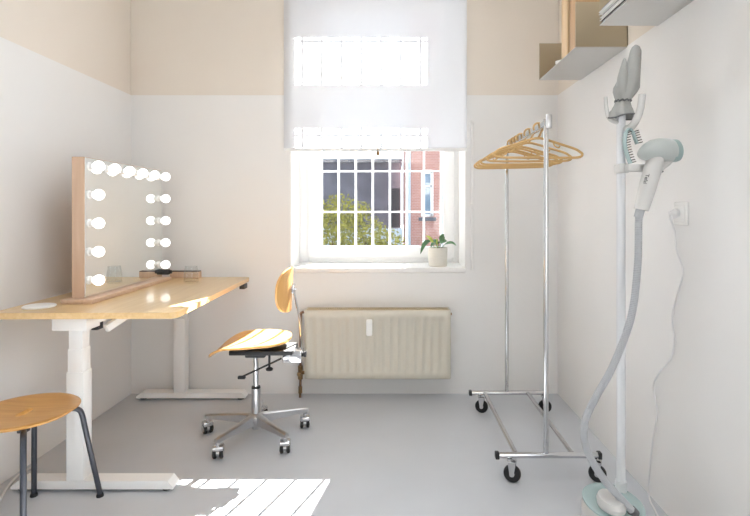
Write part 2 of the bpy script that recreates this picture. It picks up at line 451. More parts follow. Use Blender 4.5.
# roller blind
bl = thing('roller_blind', 'half lowered translucent white roller blind over the window', 'blind', (-.12, 3.40, 1.67))
b = nb()
nx, nz = 16, 20
gr = [[b.verts.new((-.744 + 1.247 * i / nx, 3.405 + .0025 * math.sin(i * .9) * (1 - j / nz), 1.672 + (3.11 - 1.672) * j / nz)) for i in range(nx + 1)] for j in range(nz + 1)]
for j in range(nz):
    for i in range(nx): b.faces.new((gr[j][i], gr[j][i + 1], gr[j + 1][i + 1], gr[j + 1][i]))
obj('blind_fabric', b, M['blind'], bl)
obj('hem_bar', box(nb(), -.744, .503, 3.398, 3.412, 1.664, 1.686, .004), M['window_white'], bl)
obj('roller_tube', cyl(nb(), (-.76, 3.405, 3.135), (.52, 3.405, 3.135), .028), M['white_plastic'], bl)
for x in (-.775, .52):
    b = nb(); box(b, x, x + .012, 3.37, 3.444, 3.09, 3.18, .003)
    obj('roller_bracket', b, M['white_plastic'], bl)
b = nb(); cyl(b, (-.102, 3.392, 1.69), (-.102, 3.392, 1.655), .003, 8); lathe(b, [(0, -.028), (.010, -.026), (.012, -.012), (.007, 0), (0, .002)], (-.102, 3.392, 1.662), 16)
obj('pull_knob', b, M['brass'], bl)

# ================================================================== RADIATOR
rad = thing('radiator', 'cream ribbed panel radiator under the window', 'radiator', (-.1, 3.36, .147))
x0, x1, z0, z1, yf = -.585, .382, .147, .600, 3.292
b = nb()
prof = []
n = 17; pitch = (x1 - x0 - .06) / n
prof.append((x0, yf + .012)); prof.append((x0 + .012, yf))
for i in range(n):
    a = x0 + .03 + i * pitch
    prof += [(a + pitch * .08, yf), (a + pitch * .30, yf + .011), (a + pitch * .70, yf + .011), (a + pitch * .92, yf)]
prof += [(x1 - .012, yf), (x1, yf + .012)]
# ribs fade flat at the top and bottom edge
zs = [(z0, 1), (z0 + .008, .0), (z0 + .045, .0), (z0 + .06, 1), (z1 - .06, 1), (z1 - .045, 0), (z1 - .008, 0), (z1, 1)]
rows = []
for j, (z, k) in enumerate(zs):
    edge = .008 if j in (0, len(zs) - 1) else 0
    rows.append([b.verts.new((x, (yf + (y - yf) * (k if 0 < j < len(zs) - 1 else 0) if 0 < i < len(prof) - 1 else y) + edge, z)) for i, (x, y) in enumerate(prof)])
for r0, r1 in zip(rows, rows[1:]):
    for i in range(len(prof) - 1): b.faces.new((r0[i], r0[i + 1], r1[i + 1], r1[i]))
box(b, x0 + .001, x1 - .001, yf + .0125, yf + .021, z0 + .001, z1 - .001)
obj('front_panel', b, M['radiator'], rad, angle=50)
obj('back_panel', box(nb(), x0 + .01, x1 - .01, 3.385, 3.40, z0, z1 - .005, .003), M['radiator'], rad)
for xx in (x0, x1 - .012):
    obj('side_panel', box(nb(), xx, xx + .012, yf + .012, 3.405, z0 + .01, z1 + .003, .004), M['radiator'], rad)
b = nb()
for yy in (yf + .022, 3.345, 3.378): box(b, x0 + .012, x1 - .012, yy, yy + .006, z1 - .006, z1 + .004)
k = 64
for i in range(k): 
    xx = x0 + .02 + (x1 - x0 - .04) * i / (k - 1); box(b, xx - .003, xx + .003, yf + .024, 3.385, z1 - .004, z1 + .004)
obj('top_grille', b, M['radiator_dark'], rad)
b = nb()
for i in range(40):
    xx = x0 + .025 + (x1 - x0 - .05) * i / 39; box(b, xx - .0015, xx + .0015, yf + .03, 3.38, z0 + .03, z1 - .02)
obj('convector_fins', b, M['radiator_dark'], rad)
b = nb(); box(b, -.176, -.136, yf - .022, yf + .004, .438, .545, .008); box(b, -.168, -.144, yf - .025, yf - .02, .505, .53, .002)
obj('heat_meter', b, M['white_plastic'], rad)
for xx in (-.45, .25): obj('wall_bracket', box(nb(), xx - .02, xx + .02, 3.40, YB - .0005, .28, .46), M['radiator'], rad)
tube_pts = smooth_path([(-.60, 3.37, .575), (-.614, 3.37, .572), (-.622, 3.37, .55), (-.623, 3.37, .40), (-.624, 3.37, .12), (-.626, 3.37, 0.001)], 5)
obj('feed_pipe', tube(nb(), tube_pts, .0085, 12), M['rust'], rad)
b = nb(); cyl(b, (-.624, 3.37, .125), (-.624, 3.37, .215), .016, 14); cyl(b, (-.624, 3.37, .17), (-.585, 3.36, .17), .012, 14); lathe(b, [(0, -.03), (.014, -.03), (.017, -.02), (.014, -.004), (0, 0)], (-.624, 3.352, .17), 14, 'Y')
obj('valve', b, M['brass'], rad)
b = nb(); cyl(b, (-.625, 3.37, .03), (-.625, 3.37, .075), .013, 14)
obj('pipe_joint', b, M['brass'], rad)
b = nb(); cyl(b, (x1 - .002, 3.36, .565), (x1 + .012, 3.36, .565), .009, 12)
obj('bleed_valve', b, M['brass'], rad)

# ================================================================== DESK
ZD = .81
dk = thing('standing_desk', 'height adjustable desk with pale birch top and white steel legs', 'desk', (-1.34, 2.79, 0))
rot = Matrix.Translation((-.945, 2.79, 0)) @ Matrix.Rotation(R(1.0), 4, 'Z') @ Matrix.Translation((.945, -2.79, 0))
poly = round_rect(-1.765, -.958, 2.187, 3.39, .03)
b = nb(); prism(b, poly, lambda u, v, h: (u, v, h), ZD - .027, ZD)
bmesh.ops.bevel(b, geom=[e for e in b.edges if abs(e.verts[0].co.z - e.verts[1].co.z) < 1e-6], offset=.002, segments=2, affect='EDGES')
b.transform(rot); obj('desktop', b, M['desk'], dk)
UZ = ZD - .0272
for yc in (2.263, 3.352):
    b = nb()
    prism(b, [(-1.705, .014), (-.982, .014), (-.982, .022), (-1.005, .05), (-1.672, .05), (-1.705, .024)], lambda u, v, h: (u, h, v), yc - .035, yc + .035)
    lg = obj('leg', b, M['white_metal'], dk, smooth=False)
    b = nb(); cx = -1.42
    box(b, cx - .038, cx + .038, yc - .034, yc + .034, .05, .535, .004)
    obj('outer_column', b, M['white_metal'], lg)
    obj('middle_column', box(nb(), cx - .034, cx + .034, yc - .030, yc + .030, .50, .637, .003), M['white_metal'], lg)
    obj('inner_column', box(nb(), cx - .031, cx + .031, yc - .027, yc + .027, .60, .745, .003), M['white_metal'], lg)
    obj('top_bracket', box(nb(), cx - .095, cx + .06, yc - .045 if yc < 3 else yc - .06, yc + .06 if yc < 3 else yc + .03, .722, UZ, .004), M['white_metal'], lg)
    for xx in (-1.67, -1.02): obj('foot_pad', cyl(nb(), (xx, yc, 0), (xx, yc, .016), .022, 16), M['rubber'], lg)
for xx in (-1.47, -1.37): obj('crossbar', box(nb(), xx - .012, xx + .012, 2.31, 3.29, UZ - .045, UZ - .001, .002), M['white_metal'], dk)
b = nb(); e0, e1 = V(-1.350, 2.35, .702), V(-1.28, 2.50, UZ - .014); ex_ = (e1 - e0).normalized(); ey_ = V(-ex_.y, ex_.x, 0).normalized()
obox(b, (e0 + e1) / 2, ex_, ey_, ex_.cross(ey_), (e1 - e0).length / 2, .012, .017, .002)
obj('brace', b, M['white_metal'], dk)
obj('motor_box', box(nb(), -1.405, -1.372, 2.325, 2.37, .70, UZ - .001, .004), M['black'], dk)
b = nb(); box(b, -.995, -.960, 3.235, 3.30, UZ - .033, UZ - .0005, .004)
obj('control_panel', b, M['black'], dk)

# white disc on the desk
b = nb(); lathe(b, [(0, 0), (.064, 0), (.067, .003), (.067, .007), (.062, .010), (0, .010)], (-1.635, 2.312, ZD), 40)
tag(obj('coaster', b, M['white_plastic']), 'flat white round disc on the desk corner behind the mirror', 'coaster')

# ================================================================== MIRROR WITH BULBS
mx = -1.49
mr = thing('vanity_mirror', 'large lighted makeup mirror in a pale wooden frame on the desk', 'mirror', (-1.51, 2.815, ZD))
my0, my1, mz0, mz1 = 2.42, 3.23, .832, 1.518
b = nb(); box(b, mx - .066, mx - .004, my0, my1, mz0, mz1, .003)
obj('frame', b, M['rose_wood'], mr)
obj('mirror_glass', box(nb(), mx - .005, mx, my0 + .003, my1 - .003, mz0 + .002, mz1 - .003, .001, 1), M['mirror'], mr)
obj('base', box(nb(), -1.588, -1.436, 2.385, 3.245, ZD, mz0 - .0005, .004), M['rose_wood'], mr)
bulbs = [(2.452 + .1446 * i, 1.474) for i in range(6)]
for j in range(1, 5): bulbs += [(2.452, 1.474 - .1395 * j), (3.175, 1.474 - .1395 * j)]
bp = sp = None
for (yy, zz) in bulbs:
    b = nb(); lathe(b, [(0, 0), (.021, 0), (.021, .004), (.0165, .006), (.0165, .022), (0, .022)], (mx, yy, zz), 20, 'X')
    s_ = obj('bulb_socket', b, M['white_plastic'], mr)
    b = nb(); r_ = .0268
    pr = [(.0145, .0)] + [(r_ * math.sin(PI * (i + 2.2) / 14.2), .039 - r_ * math.cos(PI * (i + 2.2) / 14.2)) for i in range(12)] + [(0, .039 + r_)]
    pr = [(0, .012), (.0145, .0125)] + pr[1:]
    lathe(b, pr, (mx + .008, yy, zz), 24, 'X')
    obj('bulb', b, M['bulb'], s_)
b = nb(); box(b, mx - .01, mx + .04, 3.231, 3.262, mz0 + .012, mz0 + .046, .006); cyl(b, (mx + .04, 3.247, mz0 + .03), (mx + .052, 3.247, mz0 + .03), .012, 16)
obj('dimmer_switch', b, M['black'], mr)

# slim wooden box at the far end of the desk
bx = thing('wooden_box', 'slim pale wooden box at the far end of the desk behind the glass', 'box', (-1.38, 3.35, ZD))
obj('box_body', box(nb(), -1.485, -1.29, 3.325, 3.37, ZD, ZD + .042, .003), M['rose_wood'], bx)
obj('box_lid', box(nb(), -1.483, -1.292, 3.327, 3.368, ZD + .042, ZD + .047, .001), M['black'], bx, 'thin dark lid')

# tumbler
b = nb(); gc = (-1.252, 3.10, ZD)
lathe(b, [(0, 0), (.040, 0), (.043, .003), (.0435, .05), (.036, .105), (.0345, .105), (.0415, .05), (.040, .010), (0, .009)], gc, 36)
tag(obj('drinking_glass', b, M['glass']), 'clear empty drinking glass on the desk beside the mirror', 'glass')

# white cable near the near desk foot
b = nb(); tube(b, smooth_path([(-1.755, 2.46, .006), (-1.768, 2.36, .006), (-1.74, 2.25, .006), (-1.69, 2.14, .006), (-1.665, 2.02, .006), (-1.70, 1.9, .006)], 8), .0055, 8)
tag(obj('floor_cable', b, M['cord']), 'thin white cable on the floor beside the near desk foot', 'cable')

# ================================================================== STOOL
sc = V(-1.49, 2.02, 0); ZS = .452
st = thing('stool', 'round oak stool with black tube legs in front of the desk', 'stool', sc)
b = nb()
# seat: dished disc with a hand slot
ro, N_ = .196, 64
def seat_z(r): return ZS - .012 * (1 - min(1, (r / ro)) ** 2)
slot = []
for k in range(N_):
    a = 2 * PI * k / N_; 
    c_, s_ = math.cos(a), math.sin(a)
    q = (abs(c_ / .0145) ** 4 + abs(s_ / .042) ** 4) ** (-.25)
    slot.append((q * c_, q * s_))
rings_t, rings_b = [], []
steps = [0, .12, .3, .5, .7, .88, .97, 1.0]
for t in steps:
    a_, b_ = [], []
    for k in range(N_):
        a = 2 * PI * k / N_
        p = Vector(slot[k]).lerp(Vector((ro * math.cos(a), ro * math.sin(a))), t)
        z = seat_z(p.length) - (.004 if t == 1.0 else 0)
        a_.append(b.verts.new((sc.x + p.x, sc.y + p.y, z)))
        sh = 1 - .10 * max(0, (t - .7) / .3)
        b_.append(b.verts.new((sc.x + p.x * sh, sc.y + p.y * sh, z - (.019 if t < 1 else .010))))
    rings_t.append(a_); rings_b.append(b_)
for rg in (rings_t, rings_b):
    for a_, b_ in zip(rg, rg[1:]):
        for k in range(N_): b.faces.new((a_[k], a_[(k + 1) % N_], b_[(k + 1) % N_], b_[k]))
for k in range(N_):
    b.faces.new((rings_t[0][k], rings_t[0][(k + 1) % N_], rings_b[0][(k + 1) % N_], rings_b[0][k]))
    b.faces.new((rings_t[-1][k], rings_t[-1][(k + 1) % N_], rings_b[-1][(k + 1) % N_], rings_b[-1][k]))
obj('seat', b, M['stool_wood'], st, angle=50)
for dx, dy in ((.202, .178), (-.090, .180), (.132, -.184), (-.180, -.178)):
    d = V(dx, dy, 0); u = d.normalized(); zt = ZS - .041
    pts = [sc + u * .07 + V(0, 0, zt), sc + u * .13 + V(0, 0, zt + .002), sc + u * .168 + V(0, 0, zt + .001), sc + u * .192 + V(0, 0, zt - .012), sc + u * .203 + V(0, 0, zt - .04), sc + u * .21 + V(0, 0, zt - .08)]
    pts = smooth_path(pts, 4) + [sc + d + V(0, 0, .012)]
    lg = obj('leg', tube(nb(), pts, .0108, 12), M['black_metal'], st)
    b = nb(); c0 = sc + d; lathe(b, [(0, 0), (.015, 0), (.015, .006), (.0125, .014), (0, .014)], c0, 14); obj('foot_cap', b, M['rubber'], lg)
for dx, dy in ((.202, .178), (-.090, .180), (.132, -.184), (-.180, -.178)):
    u = V(dx, dy, 0).normalized(); c0 = sc + u * .125 + V(0, 0, ZS - .034)
    obj('leg_mount', box(nb(), c0.x - .016, c0.x + .016, c0.y - .016, c0.y + .016, c0.z - .012, c0.z + .008, .003), M['black_metal'], st)

# ================================================================== SWIVEL CHAIR
cc = V(-.762, 2.78, 0)
ch = thing('swivel_chair', 'plywood swivel chair with steel five star base beside the radiator', 'chair', cc)
def fseat(u, v):
    X = -.785 + .213 * u; Y = cc.y + .205 * v * (1 - .10 * (u > 0) * u)
    z = .528 + .022 * v * v + .010 * u
    if u < -.35: z -= .052 * ((-.35 - u) / .65) ** 1.8 * (1 - .25 * v * v)
    if u > .5: z += .012 * ((u - .5) / .5) ** 2
    return (X, Y, z)
obj('seat', plate(nb(), fseat, (0, 0, -.011), 16, 56, 2.9), M['chair_wood'], ch, angle=50)
def fback(u, v):
    return (-.563 - .046 * v * v + .012 * (u * .5), cc.y + .155 * v, .822 + .122 * u)
obj('backrest', plate(nb(), fback, (-.011, 0, 0), 14, 56, 2.7), M['back_wood'], ch, angle=50)
b = nb()
pts = smooth_path([(-.553, cc.y, .855), (-.549, cc.y, .80), (-.528, cc.y, .70), (-.512, cc.y, .60), (-.507, cc.y, .43)], 6)
tube(b, pts, .016, 8, rx=.36, up=(0, 1, 0)); obj('back_bar', b, M['chrome'], ch)
b = nb(); box(b, -.566, -.546, cc.y - .022, cc.y + .022, .80, .85, .004); cyl(b, (-.55, cc.y, .825), (-.535, cc.y, .825), .010, 14)
obj('back_clamp', b, M['chrome'], ch)
b = nb(); box(b, -.605, -.500, cc.y - .05, cc.y + .03, .425, .490, .006); cyl(b, (-.57, cc.y - .053, .46), (-.57, cc.y - .047, .46), .012, 14)
obj('tilt_bracket', b, M['chrome'], ch)
b = nb(); lathe(b, [(0, -.0), (.010, .0), (.017, .008), (.017, .018), (0, .02)], (-.5, cc.y, .46), 12, 'X')
obj('adjust_knob', b, M['black'], ch)
b = nb(); box(b, -.885, -.545, cc.y - .09, cc.y + .09, .476, .502, .005); box(b, -.81, -.70, cc.y - .05, cc.y + .05, .452, .478, .006)
obj('seat_plate', b, M['black'], ch)
b = nb(); cyl(b, (-.60, cc.y - .09, .462), (-.80, cc.y - .12, .375), .005, 10); box(b, -.825, -.785, cc.y - .13, cc.y - .11, .362, .378, .004)
cyl(b, (-.665, cc.y - .09, .485), (-.665, cc.y - .09, .415), .006, 10); lathe(b, [(0, -.008), (.018, -.006), (.02, .003), (.010, .010), (0, .010)], (-.665, cc.y - .09, .405), 14)
obj('lever', b, M['black'], ch)
obj('gas_lift', cyl(nb(), cc + V(0, 0, .25), cc + V(0, 0, .458), .0145), M['chrome'], ch)
b = nb(); lathe(b, [(0, .06), (.020, .06), (.0245, .075), (.0245, .272), (.0, .272)], cc, 24); obj('column', b, M['steel'], ch)
b = nb(); lathe(b, [(.0, .272), (.0245, .272), (.023, .282), (.0, .284)], cc, 24); obj('column_cap', b, M['black'], ch)
b = nb(); lathe(b, [(0, .05), (.022, .05), (.040, .075), (.046, .095), (.046, .118), (.03, .135), (.0245, .137)], cc, 28); obj('hub', b, M['steel'], ch)
for k in range(5):
    a = R(172 + 72 * k); u = V(math.cos(a), math.sin(a), 0); p = V(-u.y, u.x, 0)
    b = nb()
    secs = [(.035, .019, .076, .132), (.12, .0165, .083, .125), (.22, .0145, .087, .117), (.278, .0145, .087, .113), (.299, .011, .089, .109)]
    rings = []
    for (d, hw, zb, zt) in secs:
        o_ = cc + u * d
        rings.append([b.verts.new(o_ + p * (hw * s) + V(0, 0, z)) for s, z in ((-1, zb), (1, zb), (1, zt - .006), (.45, zt), (-.45, zt), (-1, zt - .006))])
    for r0, r1 in zip(rings, rings[1:]):
        for i in range(6): b.faces.new((r0[i], r0[(i + 1) % 6], r1[(i + 1) % 6], r1[i]))
    b.faces.new(rings[0]); b.faces.new(rings[-1])
    lg = obj('leg', b, M['steel'], ch, angle=40)
    o_ = cc + u * .282; b = nb()
    cyl(b, o_ + V(0, 0, .062), o_ + V(0, 0, .104), .011, 14); obj('caster_stem', b, M['chrome'], lg)
    y_ = R(40 + 50 * k); q = V(math.cos(y_), math.sin(y_), 0) if k != 1 and k != 2 else V(1, .15, 0).normalized()
    f_ = V(-q.y, q.x, 0); oc = o_ + f_ * .012
    for s in (-1, 1):
        t = nb(); lathe(t, [(0, -.009), (.024, -.009), (.029, -.005), (.029, .005), (.024, .009), (0, .009)], (0, 0, 0), 22, 'X')
        m_ = Matrix((q, f_, V(0, 0, 1))).transposed().to_4x4(); m_.translation = oc + q * (s * .017) + V(0, 0, .0291); t.transform(m_)
        obj('caster_wheel', t, M['rubber'], lg)
    b = nb(); t = nb(); lathe(t, [(0, -.0285), (.019, -.0285), (.019, .0285), (0, .0285)], (0, 0, 0), 18, 'X')
    m_ = Matrix((q, f_, V(0, 0, 1))).transposed().to_4x4(); m_.translation = oc + V(0, 0, .0291); t.transform(m_); add(b, t)
    obox(b, oc + V(0, 0, .056), q, f_, V(0, 0, 1), .0275, .026, .013, .008)
    obj('caster_hood', b, M['chrome'], lg)

# ================================================================== PLANT
pc = V(.315, 3.515, WZ0 + .004)
pl = thing('potted_plant', 'small leafy plant in a speckled pale pot on the window sill', 'plant', pc)
b = nb(); lathe(b, [(0, 0), (.060, 0), (.064, .004), (.069, .128), (.067, .132), (.062, .132), (.059, .012), (0, .012)], pc, 40)
obj('pot', b, M['pot'], pl)
b = nb(); lathe(b, [(0, .118), (.03, .121), (.0605, .116)], pc, 24); obj('soil', b, M['soil'], pl)
def leaf(base, pts, wd, m, lab=None):
    b = nb(); P = smooth_path(pts, 5); n = len(P); rows = []
    for i, p in enumerate(P):
        t = i / (n - 1); tg = (P[min(i + 1, n - 1)] - P[max(i - 1, 0)]).normalized()
        sd = tg.cross(V(.15, -.5, .85)).normalized(); up = sd.cross(tg)
        k = max(.04, math.sin(PI * min(1, max(0, (t - .28) / .72)) ** .8)) * wd if t > .28 else .0022
        rows.append([b.verts.new(p + sd * (k * s) + up * (abs(s) * k * .25)) for s in (-1, -.5, 0, .5, 1)])
    for r0, r1 in zip(rows, rows[1:]):
        for i in range(4): b.faces.new((r0[i], r0[i + 1], r1[i + 1], r1[i]))
    bmesh.ops.recalc_face_normals(b, faces=b.faces[:]); b.normal_update(); bmesh.ops.solidify(b, geom=b.faces[:], thickness=.0012)
    obj('leaf', b, m, pl, lab)
T = pc + V(0, 0, .118)
def lf(o, dx, dz, dy, arch, wd, m, lab=None):
    e = T + V(dx, dy, dz); s0 = T + V(*o); mid = s0.lerp(e, .5) + V(0, 0, arch)
    leaf(None, [s0, s0.lerp(mid, .5) + V(0, 0, arch * .35), mid, mid.lerp(e, .55) + V(0, 0, arch * .3), e], wd, m, lab)
lf((-.02, 0, 0), -.125, -.03, -.04, .07, .019, M['leaf'])
lf((-.01, 0, 0), -.085, .095, -.01, .015, .020, M['leaf_light'], 'pale yellow green leaf')
lf((.01, 0, 0), .045, .105, -.01, .02, .021, M['leaf'])
lf((.02, 0, 0), .125, .028, -.03, .03, .018, M['leaf'])
lf((0, -.01, 0), .02, .045, -.06, .03, .018, M['leaf'])
lf((0, .01, 0), -.04, .05, .06, .03, .018, M['leaf'])
lf((.01, .01, 0), .075, .045, .05, .03, .017, M['leaf'])
lf((0, -.01, 0), -.055, .02, -.07, .03, .016, M['leaf'])
lf((.0, 0, 0), -.015, .075, -.02, .01, .015, M['leaf_light'], 'pale yellow green leaf')

# ================================================================== CLOTHES RACK
rx0, ry0, ry1, zb, zr = .71, 2.32, 3.12, .122, 1.66
rk = thing('clothes_rack', 'chrome rolling clothes rack holding the tan hangers', 'clothes rack', (rx0, 2.72, 0))
for yy in (ry0, ry1):
    br = obj('base_bar', cyl(nb(), (.485, yy, zb), (.955, yy, zb), .0135, 16), M['chrome'], rk)
    for xa, xb in ((.474, .492), (.948, .966)):
        obj('end_cap', box(nb(), xa, xb, yy - .015, yy + .015, zb - .015, zb + .015, .003), M['black'], br)
    obj('upright', cyl(nb(), (rx0, yy, zb + .012), (rx0, yy, zr + (.012 if yy > 3 else .02)), .0115, 16), M['chrome'], rk)
for xx in (.572, .838): obj('side_rail', cyl(nb(), (xx, ry0 + .012, zb), (xx, ry1 - .012, zb), .0115, 16), M['chrome'], rk)
t = nb(); tube(t, [(rx0, ry0 - .012, zr), (rx0, ry1 + .015, zr)], .019, 16, rx=.45, up=(0, 0, 1)); obj('top_rail', t, M['chrome'], rk)
for yy in (ry0 - .026, ry1 + .013):
    obj('rail_end_plate', box(nb(), rx0 - .006, rx0 + .022, yy, yy + .013, zr - .026, zr + .04 if yy < 3 else zr + .026, .005), M['steel'], rk)
for (xx, yy, ang) in ((.540, ry0, 68), (.935, ry0, 62), (.540, ry1, 72), (.935, ry1, 80)):
    a = R(ang); u = V(math.sin(a), -math.cos(a) * .0 + .35, 0).normalized(); ax = V(math.cos(a), math.sin(a), 0); f_ = V(-ax.y, ax.x, 0)
    top = V(xx, yy, zb - .013); wc = V(xx, yy, .0401) + f_ * -.0 + V(.012, -.004, 0)
    b = nb(); cyl(b, top + V(0, 0, .0), top + V(0, 0, -.012), .012, 14); obox(b, V(wc.x, wc.y, zb - .027), ax, f_, V(0, 0, 1), .021, .018, .004, .002)
    for s in (-1, 1):
        t = nb(); prism(t, [(-.018, zb - .029), (.018, zb - .029), (.008, .032), (-.008, .032)], lambda p, q, h: wc * 1 + ax * h + f_ * p + V(0, 0, q - wc.z), s * .0185 - .0012, s * .0185 + .0012); add(b, t)
    cs = obj('caster', b, M['chrome'], rk)
    b = nb(); t = nb(); lathe(t, [(.012, -.011), (.033, -.012), (.039, -.007), (.040, 0), (.039, .007), (.033, .012), (.012, .011), (.012, -.011)], (0, 0, 0), 30, 'X')
    m_ = Matrix((ax, f_, V(0, 0, 1))).transposed().to_4x4(); m_.translation = wc; t.transform(m_); add(b, t)
    obj('wheel', b, M['rubber'], cs)
    b = nb(); t = nb(); lathe(t, [(0, -.016), (.0115, -.016), (.0115, .016), (0, .016)], (0, 0, 0), 18, 'X'); t.transform(m_); add(b, t)
    obj('wheel_hub', b, M['steel'], cs)

# hangers
hz = zr + .001
def make_hanger(label):
    h = thing('clothes_hanger', label, 'hanger', (0, 0, 0), 'tan hangers on the clothes rack')
    b = nb(); rr = .0235
    pts = [(0, 0, -.056), (.002, 0, -.046), (.009, 0, -.034)] + [(rr * math.cos(R(a)), 0, rr * math.sin(R(a))) for a in (-50, -20, 10, 40, 70, 100, 130, 160, 190, 212)]
    tube(b, smooth_path(pts, 4), .0052, 10, rx=1.25); obj('hook', b, M['hanger'], h)
    b = nb()
    L_ = .219
    sh = [(0, 0, -.050), (.04, 0, -.057), (.11, 0, -.079), (.18, 0, -.101), (L_ - .012, 0, -.116), (L_, 0, -.128), (L_ - .012, 0, -.141), (.16, 0, -.145), (0, 0, -.146)]
    full = sh + [(-x, y, z) for x, y, z in reversed(sh[1:-1])]
    tube(b, smooth_path(full, 5, True), .0062, 10, closed=True, rx=1.15)
    obj('shoulder_bar', b, M['hanger'], h)
    for s in (-1, 1):
        obj('strap_hook', tube(nb(), smooth_path([(s * .075, 0, -.072), (s * .082, 0, -.088), (s * .10, 0, -.096), (s * .108, 0, -.088)], 4), .0035, 8), M['hanger'], h)
    return h
hs = [(2.445, 2, 'tan hanger nearest the near upright of the clothes rack'), (2.615, -3, 'tan hanger second from the near end of the rack rail'),
      (2.775, -9, 'tan hanger third from the near end of the rack rail'), (2.85, -16, 'tan hanger fourth from the near end of the rack rail'),
      (2.93, -6, 'tan hanger next to last before the far rack upright'), (3.0, -15, 'tan hanger closest to the far rack upright')]
h0 = make_hanger(hs[0][2])
for i, (yy, rz, lab) in enumerate(hs):
    h = h0 if i == 0 else copy_tree(h0)
    h['label'] = lab; h.location = (rx0, yy, hz); h.rotation_euler = (0, 0, R(rz))

# ================================================================== WALL SHELVES
SX, SZ = .883, 2.046
def shelf(y0, y1, label, hz_):
    s = thing('wall_shelf', label, 'shelf', (1.0, (y0 + y1) / 2, SZ), 'steel shelves on the right wall')
    obj('shelf_board', box(nb(), SX, XR, y0, y1, SZ, SZ + .004, .001, 1), M['shelf'], s)
    obj('back_plate', box(nb(), XR - .004 + .004, XR + ST - .0005, y0, y1, SZ + .008, SZ + hz_), M['shelf_in'], s)
    for yy in (y0, y1 - .004): obj('end_plate', box(nb(), SX, XR + .004, yy, yy + .004, SZ + .004, SZ + hz_, .001, 1), M['shelf_in'], s)
    return s
shelf(2.42, 3.02, 'steel wall shelf near the back corner holding wooden files', .222)
shelf(1.54, 2.138, 'steel wall shelf nearer the viewer holding a stack of folders', .222)
ZT = SZ + .0042
for (ya, yb, m_, lab) in ((2.565, 2.655, 'file_wood', 'pale wooden file box standing farther back on the steel shelf'), (2.445, 2.535, 'file_wood_dark', 'darker wooden file box beside the near end plate of the shelf')):
    f = thing('file_box', lab, 'file box', (1.0, (ya + yb) / 2, ZT), 'wooden file boxes')
    b = nb(); box(b, .905, 1.12, ya, ya + .008, ZT, ZT + .32, .002); box(b, .905, 1.12, yb - .008, yb, ZT, ZT + .32, .002); box(b, .913, 1.12, ya + .008, yb - .008, ZT, ZT + .008)
    box(b, 1.112, 1.12, ya + .008, yb - .008, ZT, ZT + .32)
    obj('file_body', b, M[m_], f)
    obj('spine', box(nb(), .893, .905, ya, yb, ZT, ZT + .32, .005), M[m_], f)
b = nb(); obox(b, V(.900, 2.70, ZT + .009), V(.8, .6, 0), V(-.6, .8, 0), V(0, 0, 1), .012, .02, .009, .003)
tag(obj('eraser', b, M['paper']), 'small white block on the shelf beside the pale file', 'block')
b = nb(); lathe(b, [(0, 0), (.016, 0), (.018, .004), (.018, .02), (.014, .026), (0, .026)], (.925, 2.677, ZT), 18)
tag(obj('tape_roll', b, M['black']), 'small black roll on the shelf against the pale file', 'roll')
zz = ZT
for k, (m_, th, dx, y0, y1, lab) in enumerate((('dark_card', .012, .0, 1.70, 2.125, 'dark folder at the bottom of the folder stack'), ('paper', .014, -.004, 1.66, 2.128, 'white folder second from the bottom of the stack'),
        ('grey_card', .012, .005, 1.68, 2.12, 'grey folder in the middle of the folder stack'), ('paper', .012, -.008, 1.72, 2.13, 'white folder just above the middle grey one'), ('grey_card', .010, -.002, 1.70, 2.115, 'grey folder on top of the folder stack'))):
    fo = thing('folder', lab, 'folder', (1.0, 1.9, zz), 'folders stacked on the near steel shelf')
    x0_ = .884 + dx
    obj('cover', box(nb(), x0_, 1.11, y0, y1, zz, zz + .0022, .0005, 1), M[m_], fo)
    obj('cover', box(nb(), x0_, 1.11, y0, y1, zz + th - .0024, zz + th - .0002, .0005, 1), M[m_], fo)
    obj('pages', box(nb(), x0_ + .006, 1.105, y0 + .006, y1 - .006, zz + .0022, zz + th - .0024), M['paper'], fo)
    zz += th

# ================================================================== GARMENT STEAMER
sm = thing('garment_steamer', 'white upright garment steamer with grey hose by the right wall', 'steamer', (.80, 1.83, 0))
bc = (.800, 1.82, 0)
b = nb(); lathe(b, [(0, .012), (.088, .012), (.098, .02), (.104, .05), (.104, .16), (.100, .19), (0, .19)], bc, 48, sy=1.25); obj('water_tank', b, M['steamer'], sm)
for a in (40, 140, 220, 320): obj('foot_pad', cyl(nb(), (bc[0] + .07 * math.cos(R(a)), bc[1] + .09 * math.sin(R(a)), 0), (bc[0] + .07 * math.cos(R(a)), bc[1] + .09 * math.sin(R(a)), .013), .014, 12), M['rubber'], sm)
b = nb(); lathe(b, [(0, .190), (.101, .190), (.1015, .196), (.094, .202), (.05, .206), (0, .206)], bc, 48, sy=1.25); obj('tank_lid', b, M['teal'], sm)
b = nb()
pr = [(.0, 0), (.034, 0), (.044, .01), (.046, .03), (.040, .05), (.028, .06), (0, .062)]
lathe(b, [(r, .2055 + h * .75) for r, h in pr], (.770, 1.765, 0), 32, sy=1.4); obj('hose_socket', b, M['steamer'], sm)
px, py = .857, 1.88
b = nb(); cyl(b, (px, py, .20), (px, py, 1.615), .0158, 24); cyl(b, (px, py, .20), (px, py, .24), .021, 24)
obj('pole', b, M['steamer_pole'], sm)
b = nb(); tube(b, smooth_path([(px, py, 1.585), (px - .02, py, 1.588), (px - .040, py + .01, 1.605), (px - .049, py + .012, 1.64), (px - .053, py + .012, 1.685)], 6), lambda t: .009 - .002 * t, 12); obj('hook', b, M['steamer'], sm)
b = nb(); tube(b, smooth_path([(px, py, 1.56), (px + .025, py - .012, 1.563), (px + .040, py - .03, 1.585), (px + .053, py - .04, 1.63), (px + .058, py - .044, 1.682)], 6), lambda t: .015 - .002 * t, 12); obj('hook', b, M['steamer'], sm)
